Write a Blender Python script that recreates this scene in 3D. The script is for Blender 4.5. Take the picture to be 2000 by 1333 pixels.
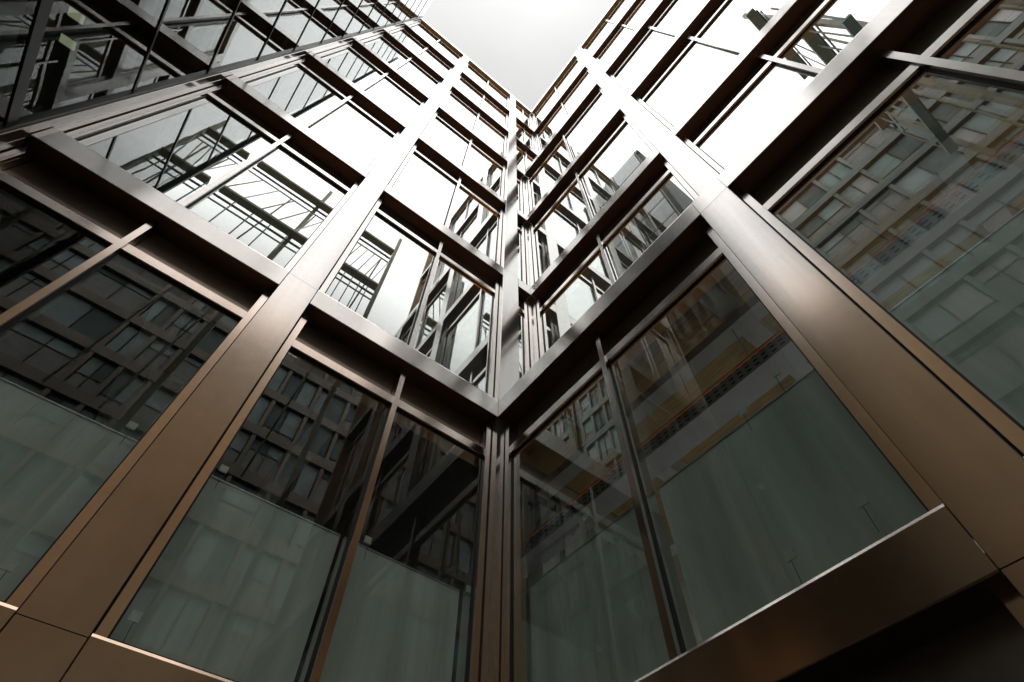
import bpy, math, random
from mathutils import Matrix, Vector

random.seed(7)
scene = bpy.context.scene
for o in list(bpy.data.objects):
    bpy.data.objects.remove(o)
col = scene.collection

# ------------------------------------------------------------------ camera
# eye is the origin, the ground lies 1.6 m below it
cam_data = bpy.data.cameras.new("camera")
cam = bpy.data.objects.new("camera", cam_data)
col.objects.link(cam)
cam_data.sensor_width = 36.0
cam_data.lens = 36.0 * 1087.17 / 2000.0
cam_data.clip_start = 0.05
cam_data.clip_end = 3000.0
Rv = Vector((0.78657806, -0.61748114, 0.00346213))
Uv = Vector((-0.5247799, -0.66551478, 0.53075054))
Fv = Vector((0.32542435, 0.41929359, 0.84752102))
cam.matrix_world = Matrix(((Rv.x, Uv.x, -Fv.x, 0), (Rv.y, Uv.y, -Fv.y, 0), (Rv.z, Uv.z, -Fv.z, 0), (0, 0, 0, 1)))
scene.camera = cam

# ------------------------------------------------------------------ sky: flat bright overcast
SUN_EL, SUN_AZ = math.radians(74), math.radians(215)     # azimuth clockwise from +y
world = bpy.data.worlds.new("World")
scene.world = world
world.use_nodes = True
nt = world.node_tree
bg = nt.nodes["Background"]
sky = nt.nodes.new("ShaderNodeTexSky")
sky.sky_type = 'NISHITA'
sky.sun_disc = False
sky.sun_elevation = SUN_EL
sky.sun_rotation = SUN_AZ
sky.dust_density = 6.0
sky.air_density = 1.5
hsv = nt.nodes.new("ShaderNodeHueSaturation")
hsv.inputs["Saturation"].default_value = 0.06
nt.links.new(sky.outputs[0], hsv.inputs["Color"])
cloud = nt.nodes.new("ShaderNodeMix")
cloud.data_type = 'RGBA'
cloud.inputs[0].default_value = 0.92                     # thick even cloud over the clear sky
cloud.inputs[7].default_value = (2.0, 1.995, 1.985, 1)
nt.links.new(hsv.outputs[0], cloud.inputs[6])
# faint unevenness of the cloud deck
wtc = nt.nodes.new("ShaderNodeTexCoord")
wn = nt.nodes.new("ShaderNodeTexNoise")
wn.inputs["Scale"].default_value = 2.2
wn.inputs["Detail"].default_value = 4.0
nt.links.new(wtc.outputs["Generated"], wn.inputs["Vector"])
wr = nt.nodes.new("ShaderNodeMapRange")
wr.inputs[1].default_value, wr.inputs[2].default_value = 0.3, 0.7
wr.inputs[3].default_value, wr.inputs[4].default_value = 0.90, 1.10
nt.links.new(wn.outputs[0], wr.inputs[0])
wm = nt.nodes.new("ShaderNodeVectorMath"); wm.operation = 'SCALE'
nt.links.new(cloud.outputs[2], wm.inputs[0])
nt.links.new(wr.outputs[0], wm.inputs["Scale"])
nt.links.new(wm.outputs[0], bg.inputs[0])
bg.inputs[1].default_value = 0.1

sun_data = bpy.data.lights.new("sun", 'SUN')
sun_data.energy = 1.5
sun_data.angle = math.radians(150)
sun_data.color = (1.0, 0.985, 0.96)
sun = bpy.data.objects.new("sun", sun_data)
col.objects.link(sun)
sd = Vector((math.sin(SUN_AZ) * math.cos(SUN_EL), math.cos(SUN_AZ) * math.cos(SUN_EL), math.sin(SUN_EL)))
sun.rotation_euler = sd.to_track_quat('Z', 'Y').to_euler()
sun.location = (0, 0, 60)

scene.view_settings.view_transform = 'Standard'
scene.view_settings.look = 'None'
scene.view_settings.exposure = 1.6
scene.view_settings.gamma = 1.0
scene.view_settings.use_curve_mapping = False
scene.cycles.use_denoising = True
scene.cycles.max_bounces = 9
scene.cycles.glossy_bounces = 6
scene.cycles.transparent_max_bounces = 16
scene.cycles.diffuse_bounces = 3
scene.cycles.caustics_reflective = True
scene.cycles.sample_clamp_indirect = 4.0

# ------------------------------------------------------------------ materials
def new_mat(name):
    m = bpy.data.materials.new(name)
    m.use_nodes = True
    return m, m.node_tree, m.node_tree.nodes["Principled BSDF"]

def noise(t, scale, detail=3.0, rough=0.6, stretch=None):
    tc = t.nodes.new("ShaderNodeTexCoord")
    n = t.nodes.new("ShaderNodeTexNoise")
    n.inputs["Scale"].default_value = scale
    n.inputs["Detail"].default_value = detail
    n.inputs["Roughness"].default_value = rough
    if stretch:
        mp = t.nodes.new("ShaderNodeMapping")
        mp.inputs["Scale"].default_value = stretch
        t.links.new(tc.outputs["Object"], mp.inputs[0])
        t.links.new(mp.outputs[0], n.inputs["Vector"])
    else:
        t.links.new(tc.outputs["Object"], n.inputs["Vector"])
    return n

def remap(t, sock, a, b, lo=0.3, hi=0.7):
    r = t.nodes.new("ShaderNodeMapRange")
    r.inputs[1].default_value = lo
    r.inputs[2].default_value = hi
    r.inputs[3].default_value = a
    r.inputs[4].default_value = b
    t.links.new(sock, r.inputs[0])
    return r.outputs[0]

def metal(name, c, rough, rvar=0.06, metallic=1.0, wave=0.02, tint=0.05, edge=None):
    m, t, b = new_mat(name)
    b.inputs["Metallic"].default_value = metallic
    info = t.nodes.new("ShaderNodeObjectInfo")
    fine = noise(t, 9.0, 5.0)
    big = noise(t, 0.9, 2.0)
    # every sheet comes from the coil a little lighter or darker; fine soiling on top
    v = t.nodes.new("ShaderNodeMath"); v.operation = 'MULTIPLY_ADD'
    t.links.new(info.outputs["Random"], v.inputs[0])
    v.inputs[1].default_value = tint * 2; v.inputs[2].default_value = 1.0 - tint
    w = t.nodes.new("ShaderNodeMath"); w.operation = 'MULTIPLY'
    t.links.new(v.outputs[0], w.inputs[0])
    streak = noise(t, 1.0, 4.0, 0.65, stretch=(16, 16, 0.7))        # rain has run down the sheets
    sw = t.nodes.new("ShaderNodeMath"); sw.operation = 'MULTIPLY'
    t.links.new(remap(t, fine.outputs[0], 0.95, 1.03), sw.inputs[0])
    t.links.new(remap(t, streak.outputs[0], 1.01, 0.955, 0.45, 0.75), sw.inputs[1])
    t.links.new(sw.outputs[0], w.inputs[1])
    mul = t.nodes.new("ShaderNodeVectorMath"); mul.operation = 'SCALE'
    mul.inputs[0].default_value = c
    if edge:                    # pale sky sheen put into the colour: brown square on, silvery at a slant
        lw = t.nodes.new("ShaderNodeLayerWeight")
        lw.inputs["Blend"].default_value = 0.5
        em = t.nodes.new("ShaderNodeMix"); em.data_type = 'RGBA'
        em.inputs[6].default_value = (*c, 1)
        em.inputs[7].default_value = (*edge, 1)
        sm = t.nodes.new("ShaderNodeMapRange"); sm.interpolation_type = 'SMOOTHSTEP'
        sm.inputs[1].default_value, sm.inputs[2].default_value = 0.22, 0.50
        t.links.new(lw.outputs["Facing"], sm.inputs[0])
        t.links.new(sm.outputs[0], em.inputs[0])
        t.links.new(em.outputs[2], mul.inputs[0])
    t.links.new(w.outputs[0], mul.inputs["Scale"])
    t.links.new(mul.outputs[0], b.inputs["Base Color"])
    ra = t.nodes.new("ShaderNodeMath"); ra.operation = 'ADD'
    t.links.new(remap(t, fine.outputs[0], rough - rvar * 0.5, rough + rvar), ra.inputs[0])
    t.links.new(remap(t, streak.outputs[0], -0.004, 0.018, 0.4, 0.75), ra.inputs[1])
    t.links.new(ra.outputs[0], b.inputs["Roughness"])
    bump = t.nodes.new("ShaderNodeBump")
    bump.inputs["Strength"].default_value = wave
    bump.inputs["Distance"].default_value = 0.1
    t.links.new(big.outputs[0], bump.inputs["Height"])
    t.links.new(bump.outputs[0], b.inputs["Normal"])
    return m

def plain(name, c, rough=0.6, var=0.15, scale=5.0, metallic=0.0, stretch=None):
    m, t, b = new_mat(name)
    n = noise(t, scale, 4.0, stretch=stretch)
    mul = t.nodes.new("ShaderNodeVectorMath"); mul.operation = 'SCALE'
    mul.inputs[0].default_value = c
    t.links.new(remap(t, n.outputs[0], 1 - var, 1 + var), mul.inputs["Scale"])
    t.links.new(mul.outputs[0], b.inputs["Base Color"])
    b.inputs["Roughness"].default_value = rough
    b.inputs["Metallic"].default_value = metallic
    return m

def glass(name, tint, refl_tint, curve, wave=0.012):
    """solar-control coated pane: clear when faced squarely, mirror-like at a slant"""
    m = bpy.data.materials.new(name)
    m.use_nodes = True
    t = m.node_tree
    t.nodes.remove(t.nodes["Principled BSDF"])
    out = t.nodes["Material Output"]
    lw = t.nodes.new("ShaderNodeLayerWeight")
    lw.inputs["Blend"].default_value = 0.5
    ramp = t.nodes.new("ShaderNodeValToRGB")
    el = ramp.color_ramp.elements
    for i, (p, v) in enumerate(curve):
        e = el[i] if i < 2 else el.new(p)
        e.position = p
        e.color = (v, v, v, 1)
    t.links.new(lw.outputs["Facing"], ramp.inputs[0])
    tr = t.nodes.new("ShaderNodeBsdfTransparent"); tr.inputs[0].default_value = (*tint, 1)
    gl = t.nodes.new("ShaderNodeBsdfGlossy"); gl.inputs[0].default_value = (*refl_tint, 1)
    gl.inputs["Roughness"].default_value = 0.0
    n = noise(t, 1.3, 1.0)
    bump = t.nodes.new("ShaderNodeBump")
    bump.inputs["Strength"].default_value = wave
    bump.inputs["Distance"].default_value = 0.1
    t.links.new(n.outputs[0], bump.inputs["Height"])
    t.links.new(bump.outputs[0], gl.inputs["Normal"])
    mx = t.nodes.new("ShaderNodeMixShader")
    t.links.new(ramp.outputs[0], mx.inputs[0])
    t.links.new(tr.outputs[0], mx.inputs[1])
    t.links.new(gl.outputs[0], mx.inputs[2])
    t.links.new(mx.outputs[0], out.inputs[0])
    return m

M = {}
M['bronze'] = metal("bronze_panel", (0.54, 0.34, 0.205), 0.17, rvar=0.012, metallic=0.88, wave=0.003, edge=(0.50, 0.48, 0.465))
M['frame'] = metal("bronze_frame", (0.70, 0.42, 0.245), 0.18, rvar=0.01, wave=0.003, edge=(0.58, 0.555, 0.535))
M['header'] = metal("bronze_header", (0.36, 0.28, 0.225), 0.30, rvar=0.02, metallic=0.9, wave=0.004)
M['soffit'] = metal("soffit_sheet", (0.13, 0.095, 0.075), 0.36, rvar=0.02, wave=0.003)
M['roof_soffit'] = plain("roof_soffit_lit_gold", (0.55, 0.36, 0.12), 0.5, 0.2)  # stronger light on the roof underside put into a golden base colour
M['black'] = plain("black_gasket", (0.012, 0.012, 0.013), 0.6, 0.1)
M['glass'] = glass("coated_glass", (0.86, 0.895, 0.88), (0.95, 0.985, 0.975),
                   [(0.0, .05), (0.22, .085), (0.36, .145), (0.45, .25), (0.54, .50), (0.72, .58), (0.9, .66)], wave=0.0018)
M['tower_glass'] = glass("dark_tower_glass", (0.45, 0.52, 0.50), (0.95, 0.97, 0.98),
                         [(0.0, .04), (0.3, .08), (0.5, .10), (0.6, .20), (0.72, .42), (0.9, .6)], wave=0.006)
cm, ct_, _ = new_mat("clear_pane_back")
ct_.nodes.remove(_)
_tr = ct_.nodes.new("ShaderNodeBsdfTransparent"); _tr.inputs[0].default_value = (0.97, 0.99, 0.98, 1)
ct_.links.new(_tr.outputs[0], ct_.nodes["Material Output"].inputs[0])
M['clear'] = cm
M['screen'] = plain("grey_screen_board", (0.73, 0.785, 0.74), 0.75, 0.20, 1.0, stretch=(3.5, 3.5, 0.35))
M['slab'] = plain("concrete_slab", (0.45, 0.45, 0.43), 0.8, 0.15)
M['inner'] = plain("interior_wall", (0.42, 0.42, 0.40), 0.8, 0.2)
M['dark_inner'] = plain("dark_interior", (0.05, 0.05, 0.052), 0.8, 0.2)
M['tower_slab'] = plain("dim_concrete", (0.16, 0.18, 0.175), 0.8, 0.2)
M['timber'] = plain("timber_ceiling", (0.55, 0.38, 0.17), 0.55, 0.3, 6.0, stretch=(8, 0.6, 8))
M['white'] = plain("white_beam", (0.62, 0.61, 0.60), 0.6, 0.08)
M['galv'] = plain("galvanised_steel", (0.50, 0.50, 0.52), 0.4, 0.05, 4, metallic=0.7)
M['teal'] = plain("teal_steel", (0.30, 0.50, 0.50), 0.5, 0.15)
M['yellow'] = plain("yellow_steel", (0.62, 0.47, 0.10), 0.5, 0.15)
M['orange'] = plain("orange_conduit", (0.75, 0.22, 0.07), 0.5, 0.1)
M['tag'] = plain("white_tag", (0.78, 0.82, 0.76), 0.6, 0.1, 30)
M['cord'] = plain("dark_cord", (0.03, 0.03, 0.03), 0.7, 0.1)
M['ground'] = plain("dark_paving", (0.055, 0.050, 0.046), 0.8, 0.3, 1.5)
M['brown'] = plain("brown_cladding", (0.46, 0.28, 0.16), 0.5, 0.35, 0.25, metallic=0.2)
M['blind'] = plain("pale_blind", (0.44, 0.54, 0.54), 0.7, 0.25, 0.5)
M['blind_dark'] = plain("grey_blind", (0.16, 0.21, 0.21), 0.7, 0.25, 0.5)
M['teal_clad'] = plain("grey_green_cladding", (0.20, 0.235, 0.22), 0.45, 0.25, 0.3)
M['teal_blind'] = plain("teal_blind", (0.38, 0.52, 0.50), 0.7, 0.25, 0.5)
M['clad'] = plain("office_cladding", (0.29, 0.235, 0.185), 0.5, 0.25, 0.3)
M['black_metal'] = plain("black_transom", (0.012, 0.013, 0.015), 0.35, 0.1)
M['steel'] = plain("roof_steel", (0.40, 0.37, 0.24), 0.5, 0.2)
lm, lt, lb = new_mat("lit_ceiling_panel")
lb.inputs["Base Color"].default_value = (0.8, 0.8, 0.6, 1)
lb.inputs["Emission Color"].default_value = (1.0, 0.95, 0.62, 1)
lb.inputs["Emission Strength"].default_value = 0.12
M['lamp'] = lm

# ------------------------------------------------------------------ mesh helpers
def link(name, me, mat, parent=None):
    o = bpy.data.objects.new(name, me)
    if mat is not None:
        me.materials.append(M[mat])
    o.parent = parent
    col.objects.link(o)
    return o

def empty(name, loc=(0, 0, 0), label=None, cat=None, group=None):
    o = bpy.data.objects.new(name, None)
    o.empty_display_size = 0.3
    o.location = loc
    col.objects.link(o)
    if label: o["label"] = label
    if cat: o["category"] = cat
    if group: o["group"] = group
    return o

def tag(o, label, cat, group=None):
    o["label"] = label
    o["category"] = cat
    if group: o["group"] = group
    return o

class Face:
    """maps facade coordinates (u along the wall, d into the wall, z up) to the world"""
    def __init__(self, axis, pos, into):
        self.axis, self.pos, self.into = axis, pos, into
    def p(self, u, d, z):
        q = self.pos + self.into * d
        return (u, q, z) if self.axis == 'x' else (q, u, z)

def fix(me):
    import bmesh
    bm = bmesh.new(); bm.from_mesh(me)
    bmesh.ops.recalc_face_normals(bm, faces=bm.faces)
    bm.to_mesh(me); bm.free()
    return me

def box_mesh(name, pts8):
    me = bpy.data.meshes.new(name)
    me.from_pydata(pts8, [], [(0, 1, 2, 3), (4, 7, 6, 5), (0, 4, 5, 1), (1, 5, 6, 2), (2, 6, 7, 3), (3, 7, 4, 0)])
    return fix(me)

def boxw(name, mat, x0, x1, y0, y1, z0, z1, parent=None):
    P = [(x0, y0, z0), (x1, y0, z0), (x1, y1, z0), (x0, y1, z0), (x0, y0, z1), (x1, y0, z1), (x1, y1, z1), (x0, y1, z1)]
    return link(name, box_mesh(name, P), mat, parent)

def boxf(name, mat, F, u0, u1, d0, d1, z0, z1, parent=None):
    P = [F.p(u0, d0, z0), F.p(u1, d0, z0), F.p(u1, d1, z0), F.p(u0, d1, z0), F.p(u0, d0, z1), F.p(u1, d0, z1), F.p(u1, d1, z1), F.p(u0, d1, z1)]
    return link(name, box_mesh(name, P), mat, parent)

def prism(name, mat, ring0, ring1, parent=None):
    n = len(ring0)
    me = bpy.data.meshes.new(name)
    me.from_pydata(ring0 + ring1, [], [tuple(range(n)), tuple(range(2 * n - 1, n - 1, -1))] +
                   [(i, (i + 1) % n, n + (i + 1) % n, n + i) for i in range(n)])
    return link(name, fix(me), mat, parent)

def band(mat, F, u0, u1, zb, zt, parent, depth=0.165, name='band_panel', nose=0.02, slant=0.25):
    c = 0.005
    prof = [(0.0, zb + c), (0.0, zt - nose), (nose * slant, zt), (depth, zt), (depth, zb), (c, zb)]
    return prism(name, mat, [F.p(u0, d, z) for d, z in prof], [F.p(u1, d, z) for d, z in prof], parent)

def pier(mat, F, u0, u1, z0, z1, parent, depth=0.165, name='pier_panel'):
    c = 0.005
    prof = [(u0 + c, 0), (u1 - c, 0), (u1, c), (u1, depth), (u0, depth), (u0, c)]
    return prism(name, mat, [F.p(u, d, z0) for u, d in prof], [F.p(u, d, z1) for u, d in prof], parent)

def ring(name, mat, F, u0, u1, z0, z1, side, bot, top, d0, d1, parent):
    a, b, c, e = u0 + side, u1 - side, z0 + bot, z1 - top
    vs = []
    for d in (d0, d1):
        vs += [F.p(u0, d, z0), F.p(u1, d, z0), F.p(u1, d, z1), F.p(u0, d, z1), F.p(a, d, c), F.p(b, d, c), F.p(b, d, e), F.p(a, d, e)]
    fs = []
    for i in range(4):
        j = (i + 1) % 4
        fs += [(i, j, 4 + j, 4 + i), (8 + i, 12 + i, 12 + j, 8 + j), (i, 8 + i, 8 + j, j), (4 + i, 4 + j, 12 + j, 12 + i)]
    me = bpy.data.meshes.new(name)
    me.from_pydata(vs, [], fs)
    return link(name, fix(me), mat, parent)

def pane(F, u0, u1, z0, z1, d, t0, t1, mat, parent):
    """a sealed glazing unit 24 mm thick: coated outer face, clear back and edges"""
    P = []
    for dd in (d, d + 0.024):
        for (u, z, s) in ((u0, z0, 0), (u1, z0, t0), (u1, z1, t0 + t1), (u0, z1, t1)):
            P.append(F.p(u, dd + s, z))
    me = bpy.data.meshes.new('glass_pane')
    me.from_pydata(P, [], [(0, 1, 2, 3), (4, 7, 6, 5), (0, 4, 5, 1), (1, 5, 6, 2), (2, 6, 7, 3), (3, 7, 4, 0)])
    me.materials.append(M[mat]); me.materials.append(M['clear'])
    for k, f in enumerate(me.polygons):
        f.material_index = 0 if k == 0 else 1
    return link('glass_pane', me, None, parent)

JAMB, MULL, REC = 0.075, 0.066, 0.125
G = 0.014                                   # shadow gap beside every pier

def window(bld, F, u0, u1, z0, z1, mull, screen=None, head=0.69, gmat='glass', detail=True):
    """one window: frame, mullion, transoms, header panels, panes; z0 = top of sill band, z1 = soffit"""
    a, b = u0 + G, u1 - G
    w = ring('window', 'frame', F, a, b, z0 + 0.004, z1 + 0.034, JAMB, 0.065, 0.022, REC + 0.045, 0.36, bld)
    for e0, e1 in ((a, a + JAMB), (b - JAMB, b)):       # jambs stand proud of the rest of the frame
        boxf('jamb', 'frame', F, e0 + 0.0015, e1 - 0.0015, REC, REC + 0.044, z0 + 0.006, z1 - 0.001, w)
    lo, hi = a + JAMB, b - JAMB
    edges = [lo] + [e for m in mull for e in (m - MULL / 2, m + MULL / 2)] + [hi]
    for m in mull:
        boxf('mullion', 'frame', F, m - MULL / 2, m + MULL / 2, REC - 0.012, 0.36, z0 + 0.070, z1 - 0.001, w)
    zt1 = z1 - head + 0.125
    for i in range(0, len(edges), 2):
        e0, e1 = edges[i] + 0.001, edges[i + 1] - 0.001
        boxf('transom', 'frame', F, e0, e1, REC + 0.012, 0.36, zt1 - 0.125, zt1, w)
        boxf('header_panel', 'header', F, e0 + 0.004, e1 - 0.004, 0.265, 0.285, zt1 + 0.002, z1 - 0.001, w)
        gz0, gz1 = z0 + 0.072, zt1 - 0.127
        # black gasket round the pane, then the pane itself, a hair out of plumb like real glazing
        ring('gasket', 'black', F, e0, e1, gz0, gz1, 0.014, 0.012, 0.02, 0.176, 0.20, w)
        t0, t1 = random.uniform(-.0025, .0025), random.uniform(-.0025, .0025)
        pane(F, e0 + .003, e1 - .003, gz0 + .003, gz1 - .003, 0.186, t0, t1, gmat, w)
        if screen:
            boxf('screen_board', 'screen', F, e0 + 0.02, e1 - 0.02, 0.40, 0.425, gz0, screen, w)
            boxf('screen_rail', 'galv', F, e0 + 0.02, e1 - 0.02, 0.392, 0.433, screen + 0.002, screen + 0.016, w)
    return w

# ------------------------------------------------------------------ dimensions read from the picture
YL = 4.0                       # left wall plane
X1, X2, X3 = 2.869, 3.601, 4.42    # right wall plane: lowest storeys, after first and after second set-back
XT = -3.12                     # face of the glass tower closing the left wall
ZB = [-1.60, 1.475, 5.90, 10.40, 14.90, 19.48, 24.25, 29.0, 34.25]
BH = 0.365
ZTOP = 34.75
GROUND = -1.6

ground = boxw('ground', 'ground', -150, 150, -150, 150, GROUND - 0.3, GROUND)
ground['kind'] = 'structure'

B = empty('bronze_building', (X1, YL, GROUND),
          'tall bronze-clad building with gridded windows wrapping round the inner corner', 'building')
def child_space(o):            # parts keep world coordinates under the empty
    pass
BW = Matrix.Translation(B.location).inverted()

FL = Face('x', YL, 1)
FR = {0: Face('y', X1, 1), 1: Face('y', X2, 1), 2: Face('y', X3, 1)}
def step_of(k):                # which set-back the storey above band k belongs to
    return 0 if k < 2 else (1 if k < 5 else 2)

parts_before = set(bpy.data.objects)

# ---- left wall
LP0, LP1 = -0.370, 0.022       # left pier
for k in range(len(ZB)):
    zb = ZB[k]; zt = zb + BH if k < len(ZB) - 1 else ZTOP
    sm = 'bronze'
    spans = [(XT + 0.01, LP0 - 0.006), (LP1 + 0.006, X1 - 0.003)]
    if k >= 2:
        s = step_of(k) if k > 2 else 1
        if k == 2:
            pass
        else:
            end = (X2 if k <= 5 else X3)
            spans.append((X1 + 0.393 + 0.006, end - 0.003))
    for (a, b) in spans:
        band('bronze', FL, a, b, zb, zt, B, slant=0.42 if k < 2 else 0.22)
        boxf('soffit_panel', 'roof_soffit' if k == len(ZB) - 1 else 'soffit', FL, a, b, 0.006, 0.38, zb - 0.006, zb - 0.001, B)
for k in range(len(ZB) - 1):
    z0, z1 = ZB[k] + BH, ZB[k + 1]
    j0, j1 = ZB[k] + (0.335 if k else 0), ZB[k + 1] + 0.329
    pier('bronze', FL, LP0, LP1, j0, j1 if k < len(ZB) - 2 else ZTOP, B)
    sc = 3.44 if k == 1 else None
    window(B, FL, XT, LP0, z0, z1 - 0.006, [-1.785], sc)
    window(B, FL, LP1, X1, z0, z1 - 0.006, [1.446], sc)
    if k >= 2:
        end = X2 if step_of(k) == 1 else X3
        pier('bronze', FL, X1, X1 + 0.393, ZB[k] + (BH + 0.002 if k == 2 else 0.335), j1 if k < len(ZB) - 2 else ZTOP, B)
        window(B, FL, X1 + 0.393, end, z0, z1 - 0.006, [] if step_of(k) == 1 else [3.86])

# ---- right wall with its set-backs
bays = {0: [((0.356, 4.0), 2.165), ((-3.50, -0.02), -1.735), ((-6.0, -3.88), -4.95)],
        1: [((0.305, 4.0), 2.130), ((-3.52, -0.08), -1.800), ((-6.0, -3.90), -4.95)],
        2: [((0.245, 4.0), 2.120), ((-3.75, -0.255), -2.00), ((-6.0, -4.25), -5.1)]}
for k in range(len(ZB)):
    zb = ZB[k]; zt = zb + BH if k < len(ZB) - 1 else ZTOP
    s = 0 if k <= 2 else (1 if k <= 5 else 2)       # a band on a set-back line belongs to the wall below
    F = FR[s]
    for (a, b), m in bays[s]:
        band('bronze', F, a + 0.003, b - 0.003, zb, zt, B, slant=0.40 if k < 2 else 0.22)
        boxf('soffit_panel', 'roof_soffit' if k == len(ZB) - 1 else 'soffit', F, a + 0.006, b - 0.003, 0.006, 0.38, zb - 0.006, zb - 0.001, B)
    for i in range(2):
        p1, p0 = bays[s][i][0][0], bays[s][i + 1][0][1]
        j0 = zb + (0.004 if k else 0)
        if k < len(ZB) - 1:
            sup = step_of(k)
            if sup == s:
                pier('bronze', F, p0, p1, j0, ZB[k + 1] - 0.003, B)
            else:
                pier('bronze', F, p0, p1, j0, zt, B)
                F2 = FR[sup]
                q1, q0 = bays[sup][i][0][0], bays[sup][i + 1][0][1]
                pier('bronze', F2, q0, q1, zt - 0.02, ZB[k + 1] - 0.003, B)
        else:
            pier('bronze', F, p0, p1, j0, zt, B)
for k in range(len(ZB) - 1):
    s = step_of(k)
    z0, z1 = ZB[k] + BH, ZB[k + 1]
    for (a, b), m in bays[s]:
        window(B, FR[s], a, b, z0, z1 - 0.006, [m], 3.44 if k == 1 else None)
    # post standing in the inner corner
    X = (X1, X2, X3)[s]
    if s == 0:
        prism('corner_post', 'bronze', [(X, YL, z0), (X + .158, YL, z0), (X + .158, YL + .158, z0), (X, YL + .158, z0)],
              [(X, YL, z1 - .007), (X + .158, YL, z1 - .007), (X + .158, YL + .158, z1 - .007), (X, YL + .158, z1 - .007)], B)
    else:
        boxw('corner_post', 'frame', X + .004, X + .158, YL + .004, YL + .158, z0, z1 - .007, B)
# ledges of the two set-backs
boxw('ledge', 'bronze', X1 + 0.166, X2 + 0.5, -6.0, YL + 0.16, ZB[2] + BH - 0.06, ZB[2] + BH - 0.004, B)
boxw('ledge', 'bronze', X2 + 0.166, X3 + 0.5, -6.0, YL + 0.16, ZB[5] + BH - 0.06, ZB[5] + BH - 0.004, B)
# lining behind the cladding, slabs, ceilings and back walls of the rooms
for k in range(len(ZB)):
    zb = ZB[k]
    s = 0 if k <= 2 else (1 if k <= 5 else 2)
    X = (X1, X2, X3)[s]
    top = zb + BH - 0.07 if k < len(ZB) - 1 else ZTOP - 0.05
    boxw('floor_slab', 'slab', XT - 0.2, 9.0, YL + 0.39, 10.0, zb + 0.03, top, B)
    boxw('floor_slab', 'slab', X + 0.39, 9.0, -6.0, YL + 0.388, zb + 0.03, top, B)
boxw('added_partition', 'inner', X1 + 1.45, 9.0, YL + 0.42, YL + 0.52, GROUND, ZTOP - 0.06, B)  # added wall, keeps the rear daylight out of the left wing
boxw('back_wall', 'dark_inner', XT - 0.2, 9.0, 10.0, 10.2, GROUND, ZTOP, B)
for k in range(len(ZB)):                         # unseen far side left open, added to let daylight into the rooms
    z0 = ZB[k]
    boxw('rear_band', 'inner', 9.0, 9.2, -6.0, 10.0, z0, z0 + 0.9 if k < len(ZB) - 1 else ZTOP, B)
    if k < len(ZB) - 1:
        for y in (-5.9, -2.0, 2.0, 6.0, 9.7):
            boxw('rear_post', 'inner', 9.02, 9.18, y - 0.1, y + 0.1, z0 + 0.902, ZB[k + 1] - 0.002, B)
for X, z0, z1 in ((X1, GROUND, ZB[2] + 0.3), (X2, ZB[2] + 0.3, ZB[5] + 0.3), (X3, ZB[5] + 0.3, ZTOP)):
    boxw('end_wall', 'brown', X + 0.02, 9.0, -5.998, -5.85, z0 + .002, z1, B)
for k in range(len(ZB) - 1):
    boxf('pier_lining', 'black', FL, LP0 - 0.02, LP1 + 0.02, 0.17, 0.38, ZB[k] + BH, ZB[k + 1], B)
    s = step_of(k)
    for i in range(2):
        p1, p0 = bays[s][i][0][0], bays[s][i + 1][0][1]
        boxf('pier_lining', 'black', FR[s], p0 - 0.02, p1 + 0.02, 0.17, 0.38, ZB[k] + BH, ZB[k + 1], B)
    if k >= 2:
        boxf('pier_lining', 'black', FL, X1 - 0.02, X1 + 0.413, 0.17, 0.38, ZB[k] + BH, ZB[k + 1], B)

# what shows inside the storey above the entrance
boxw('timber_ceiling', 'timber', X1 + 0.40, 8.9, -5.8, 4.40, 5.86, 5.925, B)
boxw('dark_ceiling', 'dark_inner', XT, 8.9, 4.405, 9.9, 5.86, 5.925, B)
for y in (3.1, 0.9, -1.5):
    boxw('ceiling_beam', 'white', X1 + 0.55, 8.9, y - 0.12, y + 0.12, 5.50, 5.855, B)
for x in (3.95, 6.2):
    boxw('ceiling_beam', 'white', x - 0.10, x + 0.10, -5.8, 4.40, 5.36, 5.498, B)
for x in (-1.2, 1.0):
    boxw('ceiling_beam', 'inner', x - 0.14, x + 0.14, 4.5, 9.9, 5.45, 5.855, B)
boxw('inner_column', 'white', 4.00, 4.30, 4.50, 4.80, 1.85, 5.35, B)
boxw('inner_column', 'slab', -1.0, -0.65, 5.6, 5.95, 1.85, 5.44, B)

# ------------------------------------------------------------------ glass tower closing the left wall
T = empty('glass_tower', (XT, 3.0, GROUND), 'dark glass curtain-wall tower with black transoms at the upper left', 'building')
TY0, TY1 = 2.0, 3.895
FT = Face('y', XT, -1)
TZ = 34.6
# bronze pilasters between tower glass and left wall
zz = GROUND
lev = [5.87 + 4.5 * i for i in range(-1, 7)]
cuts = [GROUND] + [z for z in lev if z < TZ - 1] + [TZ]
for i in range(len(cuts) - 1):
    pier('bronze', FT, 3.90, 4.03, cuts[i] + 0.004, cuts[i + 1] - 0.004, T, name='pilaster_panel')
    pier('bronze', FT, 4.032, 4.30, cuts[i] + 0.004, cuts[i + 1] - 0.004, T, name='pilaster_panel')
tr = [5.68 + 2.05 * i for i in range(-3, 15)]
tr = [z for z in tr if GROUND + 0.2 < z < TZ - 0.4]
edges = [GROUND + 0.02] + tr + [TZ - 0.1]
for i in range(len(edges) - 1):
    for (a, b) in ((TY0 + 0.06, TY1 - 0.03),):
        t0 = random.uniform(-.003, .003)
        pane(FT, a, b, edges[i] + .02, edges[i + 1] - .02, 0.06, t0, 0.0, 'tower_glass', T)
for i, z in enumerate(tr):
    h = 0.075 if i == 3 else 0.022
    boxf('transom', 'black_metal', FT, TY0, TY1, 0.045, 0.14, z - h, z + h, T)
boxf('edge_post', 'black_metal', FT, TY1 - 0.035, TY1, 0.021, 0.15, GROUND, TZ, T)
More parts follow.
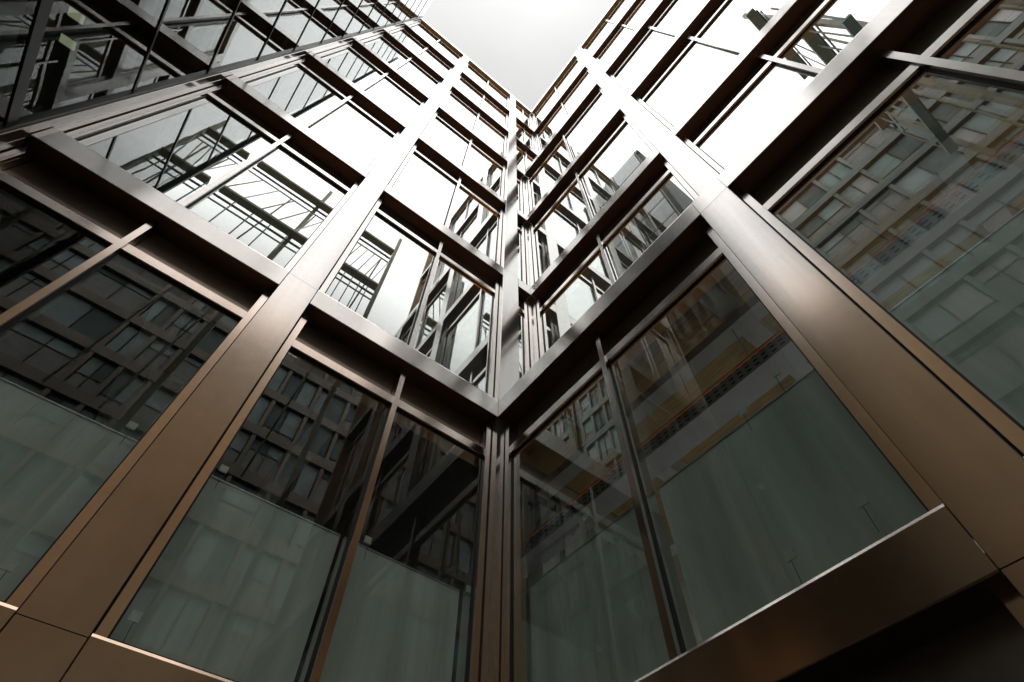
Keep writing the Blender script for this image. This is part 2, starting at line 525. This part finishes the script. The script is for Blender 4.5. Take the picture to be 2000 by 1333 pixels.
boxf('edge_post', 'black_metal', FT, TY0 - 0.06, TY0, 0.0, 0.15, GROUND, TZ, T)
fl = [1.4 + 4.14 * i for i in range(9)]
for z in fl:
    if z < TZ - 1:
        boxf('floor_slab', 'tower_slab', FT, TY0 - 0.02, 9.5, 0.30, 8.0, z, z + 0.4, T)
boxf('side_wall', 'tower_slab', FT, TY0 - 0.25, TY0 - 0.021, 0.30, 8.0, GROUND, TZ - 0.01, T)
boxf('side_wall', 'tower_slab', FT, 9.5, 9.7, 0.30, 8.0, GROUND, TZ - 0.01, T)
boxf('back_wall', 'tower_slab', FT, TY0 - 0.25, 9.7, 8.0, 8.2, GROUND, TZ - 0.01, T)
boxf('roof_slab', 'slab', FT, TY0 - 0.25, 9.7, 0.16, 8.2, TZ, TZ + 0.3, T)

# ------------------------------------------------------------------ blocks across the courtyard (seen mirrored)
def office_block(name, label, F, u0, u1, ztop, storey, bay, depth, seed, clad='clad', blinds=('blind', 'blind', 'blind_dark')):
    rnd = random.Random(seed)
    cuts = [u0]                                  # bays of uneven width
    while cuts[-1] < u1 - bay * 1.6:
        cuts.append(cuts[-1] + bay * rnd.choice((0.6, 0.85, 1.0, 1.35)))
    cuts.append(u1)
    root = empty(name, F.p((u0 + u1) / 2, depth / 2, GROUND), label, 'building')
    boxf('core_wall', 'inner', F, u0, u1, 0.45, depth, GROUND, ztop - 0.3, root)
    z = GROUND; i = 0
    while z < ztop - 0.5:
        zn = min(z + storey, ztop)
        boxf('band_panel', clad, F, u0, u1, 0.0, 0.40, z, z + 0.9, root)
        boxf('soffit_panel', 'soffit', F, u0 + .01, u1 - .01, 0.01, 0.44, z - 0.012, z - 0.004, root)
        n = len(cuts) - 1
        for j in range(n):
            a, b = cuts[j], cuts[j + 1]
            boxf('pier_panel', clad, F, a, a + 0.30, 0.06, 0.40, z + 0.905, zn - 0.015, root)
            w = ring('window', 'black', F, a + 0.305, b - 0.005, z + 0.91, zn - 0.02, 0.05, 0.05, 0.05, 0.25, 0.34, root)
            m = a + 0.30 + (b - a - 0.30) * 0.5
            boxf('mullion', 'black', F, m - 0.03, m + 0.03, 0.251, 0.339, z + 0.962, zn - 0.072, w)
            zt_ = zn - 0.072; zb_ = z + 0.962
            drop = rnd.choice((0.15, 0.3, 0.55, 0.8, 1.0, 1.0))
            boxf('blind', rnd.choice(blinds), F, a + 0.36, m - 0.035, 0.36, 0.37, zt_ - (zt_ - zb_) * drop, zt_, w)
            boxf('blind', rnd.choice(blinds), F, m + 0.035, b - 0.06, 0.36, 0.37, zt_ - (zt_ - zb_) * drop, zt_, w)
        z = zn; i += 1
    boxf('parapet', clad, F, u0, u1, 0.0, 0.45, ztop, ztop + 0.35, root)
    return root

S = office_block('office_block', 'brown banded office block south of the courtyard, mirrored in the lower left windows',
                 Face('x', -26.0, -1), -23.9, 30.0, 43.0, 4.2, 3.4, 9.0, 3)
W = office_block('office_block', 'lower brown office block west of the courtyard, mirrored in the right-hand windows',
                 Face('y', -24.0, -1), 0.0, 24.0, 36.5, 4.2, 3.4, 9.0, 5)
W2 = office_block('office_block', 'taller grey-green office block southwest of the courtyard, mirrored at the far right',
                  Face('y', -24.0, -1), -42.0, -0.05, 55.0, 4.0, 3.0, 9.0, 6, 'teal_clad', ('teal_blind', 'blind', 'blind_dark', 'white'))

# added open frame whose mirror image stands in for the facing facade's floor bands
def bar(name, mat, a, b, w, parent):
    a, b = Vector(a), Vector(b)
    d = (b - a).normalized()
    s = d.cross(Vector((0, 0, 1)))
    if s.length < 1e-3: s = Vector((1, 0, 0))
    s.normalize(); t = s.cross(d).normalized()
    q = [s * w + t * w, -s * w + t * w, -s * w - t * w, s * w - t * w]
    return prism(name, mat, [tuple(a + v * 0.5) for v in q], [tuple(b + v * 0.5) for v in q], parent)
RF = empty('stand_in_frame', (0, -6.2, GROUND), 'added open frame standing in for the facing facade, mirrored in the upper windows', 'frame')
for zr in (25.75, 30.25):
    for a, b in ((-9.9, -6.55), (-6.0, -1.55), (0.30, 2.45)):
        boxw('beam', 'steel', a, b, -6.40, -6.0, zr, zr + 0.18, RF)
        boxw('rail', 'black_metal', a, b, -6.34, -6.26, zr - 0.62, zr - 0.52, RF)
        boxw('rail', 'teal', a, b, -6.33, -6.28, zr - 1.15, zr - 1.06, RF)
for x in (-9.8, -6.3, -2.35, 0.15, 2.6):
    boxw('post', 'steel', x - 0.09, x + 0.09, -6.62, -6.42, GROUND, 33.2, RF)
for a, b in ((-9.9, -6.55), (-6.0, -1.55), (0.30, 2.45)):       # hung lattice between the beams
    boxw('beam', 'teal', a, b, -6.38, -6.05, 21.35, 21.5, RF)
    n = 5
    for i in range(n + 1):
        x = a + (b - a) * i / n
        bar('hanger', 'teal' if i % 2 else 'steel', (x, -6.2, 21.52), (x, -6.2, 25.74), 0.05, RF)
        if i < n:
            x2 = a + (b - a) * (i + 1) / n
            bar('brace', ('yellow', 'galv', 'steel')[i % 3], (x, -6.22, 25.95), (x2, -6.22, 29.05), 0.045, RF)
for x in (-8.2, -4.6, -3.1, 1.2):
    bar('strut', 'steel', (x, -6.7, 12.3), (x + 0.9, -6.9, 30.2), 0.07, RF)

# ------------------------------------------------------------------ loose fittings inside the windows
ct = empty('cable_tray', (X1 + 0.9, 2.0, 4.4), 'grey perforated cable tray under the timber ceiling, right-hand lower window', 'cable tray')
boxw('tray_base', 'galv', 3.74, 4.02, -3.0, 5.2, 4.40, 4.412, ct)
boxw('tray_side', 'galv', 3.73, 3.74, -3.0, 5.2, 4.40, 4.62, ct)
boxw('tray_side', 'galv', 4.02, 4.03, -3.0, 5.2, 4.40, 4.62, ct)
vs, fs = [], []
for r_ in range(3):
    for i in range(82):
        y, z = -2.95 + i * 0.099, 4.44 + r_ * 0.06
        n = len(vs)
        for dx in (3.726, 3.7295):
            vs += [(dx, y, z), (dx, y + 0.05, z), (dx, y + 0.05, z + 0.018), (dx, y, z + 0.018)]
        fs += [(n, n + 1, n + 2, n + 3), (n + 4, n + 7, n + 6, n + 5), (n, n + 4, n + 5, n + 1), (n + 1, n + 5, n + 6, n + 2), (n + 2, n + 6, n + 7, n + 3), (n + 3, n + 7, n + 4, n)]
me = bpy.data.meshes.new('slot_row'); me.from_pydata(vs, [], fs)
slots = link('slot_row', fix(me), 'black', ct)
slots['kind'] = 'stuff'
for y in (-2.2, -0.6, 1.0, 2.6, 4.2):
    boxw('hanger_rod', 'galv', 3.875, 3.885, y - .005, y + .005, 4.413, 5.35, ct)
cp = bar('conduit_pipe', 'orange', (3.60, -2.6, 4.43), (3.60, 4.9, 4.45), 0.022, None)
tag(cp, 'thin orange conduit running beside the grey cable tray, right-hand lower window', 'conduit')

def glass_tag(F, u, z, label, group, cord=0.16):
    root = empty('window_tag', F.p(u, 0.21, z), label, 'tag', group)
    boxf('tag_plate', 'tag', F, u - 0.034, u + 0.034, 0.210, 0.222, z - 0.034, z + 0.034, root)
    bar('cord', 'cord', F.p(u + 0.01, 0.218, z - 0.034), F.p(u + 0.02, 0.24, z - 0.034 - cord), 0.0035, root)
    return root
gname = 'square tags on the lower windows'
for u, z, l in ((-0.588, 3.42, 'small white tag at the screen top, left of the wide left pier'),
                (-0.587, 2.135, 'small white tag low on the pane at the far left edge'),
                (0.184, 3.42, 'small white tag at the screen top, just right of the left pier'),
                (0.191, 2.105, 'small white tag near the sill, lower left beside the left pier'),
                (1.597, 3.39, 'small white tag at the screen top, just right of the left mullion'),
                (2.752, 3.37, 'small white tag at the screen top, next to the corner post')):
    glass_tag(FL, u, z, l, gname)
for u, z, l in ((2.842, 3.52, 'small white tag above the screen, left pane right of the corner'),
                (1.06, 3.36, 'small white tag at the screen top under the orange conduit'),
                (0.706, 3.47, 'small white tag on the cable tray side of the right-hand pane'),
                (0.71, 2.22, 'small white tag nearest the lower right sill end'),
                (1.229, 2.165, 'small white tag low on the right-hand pane, left of its twin')):
    glass_tag(FR[0], u, z, l, gname)

for i, (p, l) in enumerate((((-5.0, 4.30, 8.9), 'upper of two lit yellow ceiling panels inside the glass tower'),
                            ((-5.0, 4.75, 8.9), 'lower lit yellow ceiling panel inside the glass tower'))):
    x, y, z = p
    o = boxw('ceiling_light', 'lamp', x - 0.11, x + 0.11, y - 0.07, y + 0.07, 9.668, 9.677)
    tag(o, l, 'ceiling light', 'lit panels inside the tower')

# parts of things that hang on an empty were built in world coordinates: keep them there
bpy.context.view_layer.update()
for o in list(bpy.data.objects):
    if o.parent is not None and o.parent.type == 'EMPTY':
        o.matrix_parent_inverse = Matrix.Translation(o.parent.location).inverted()
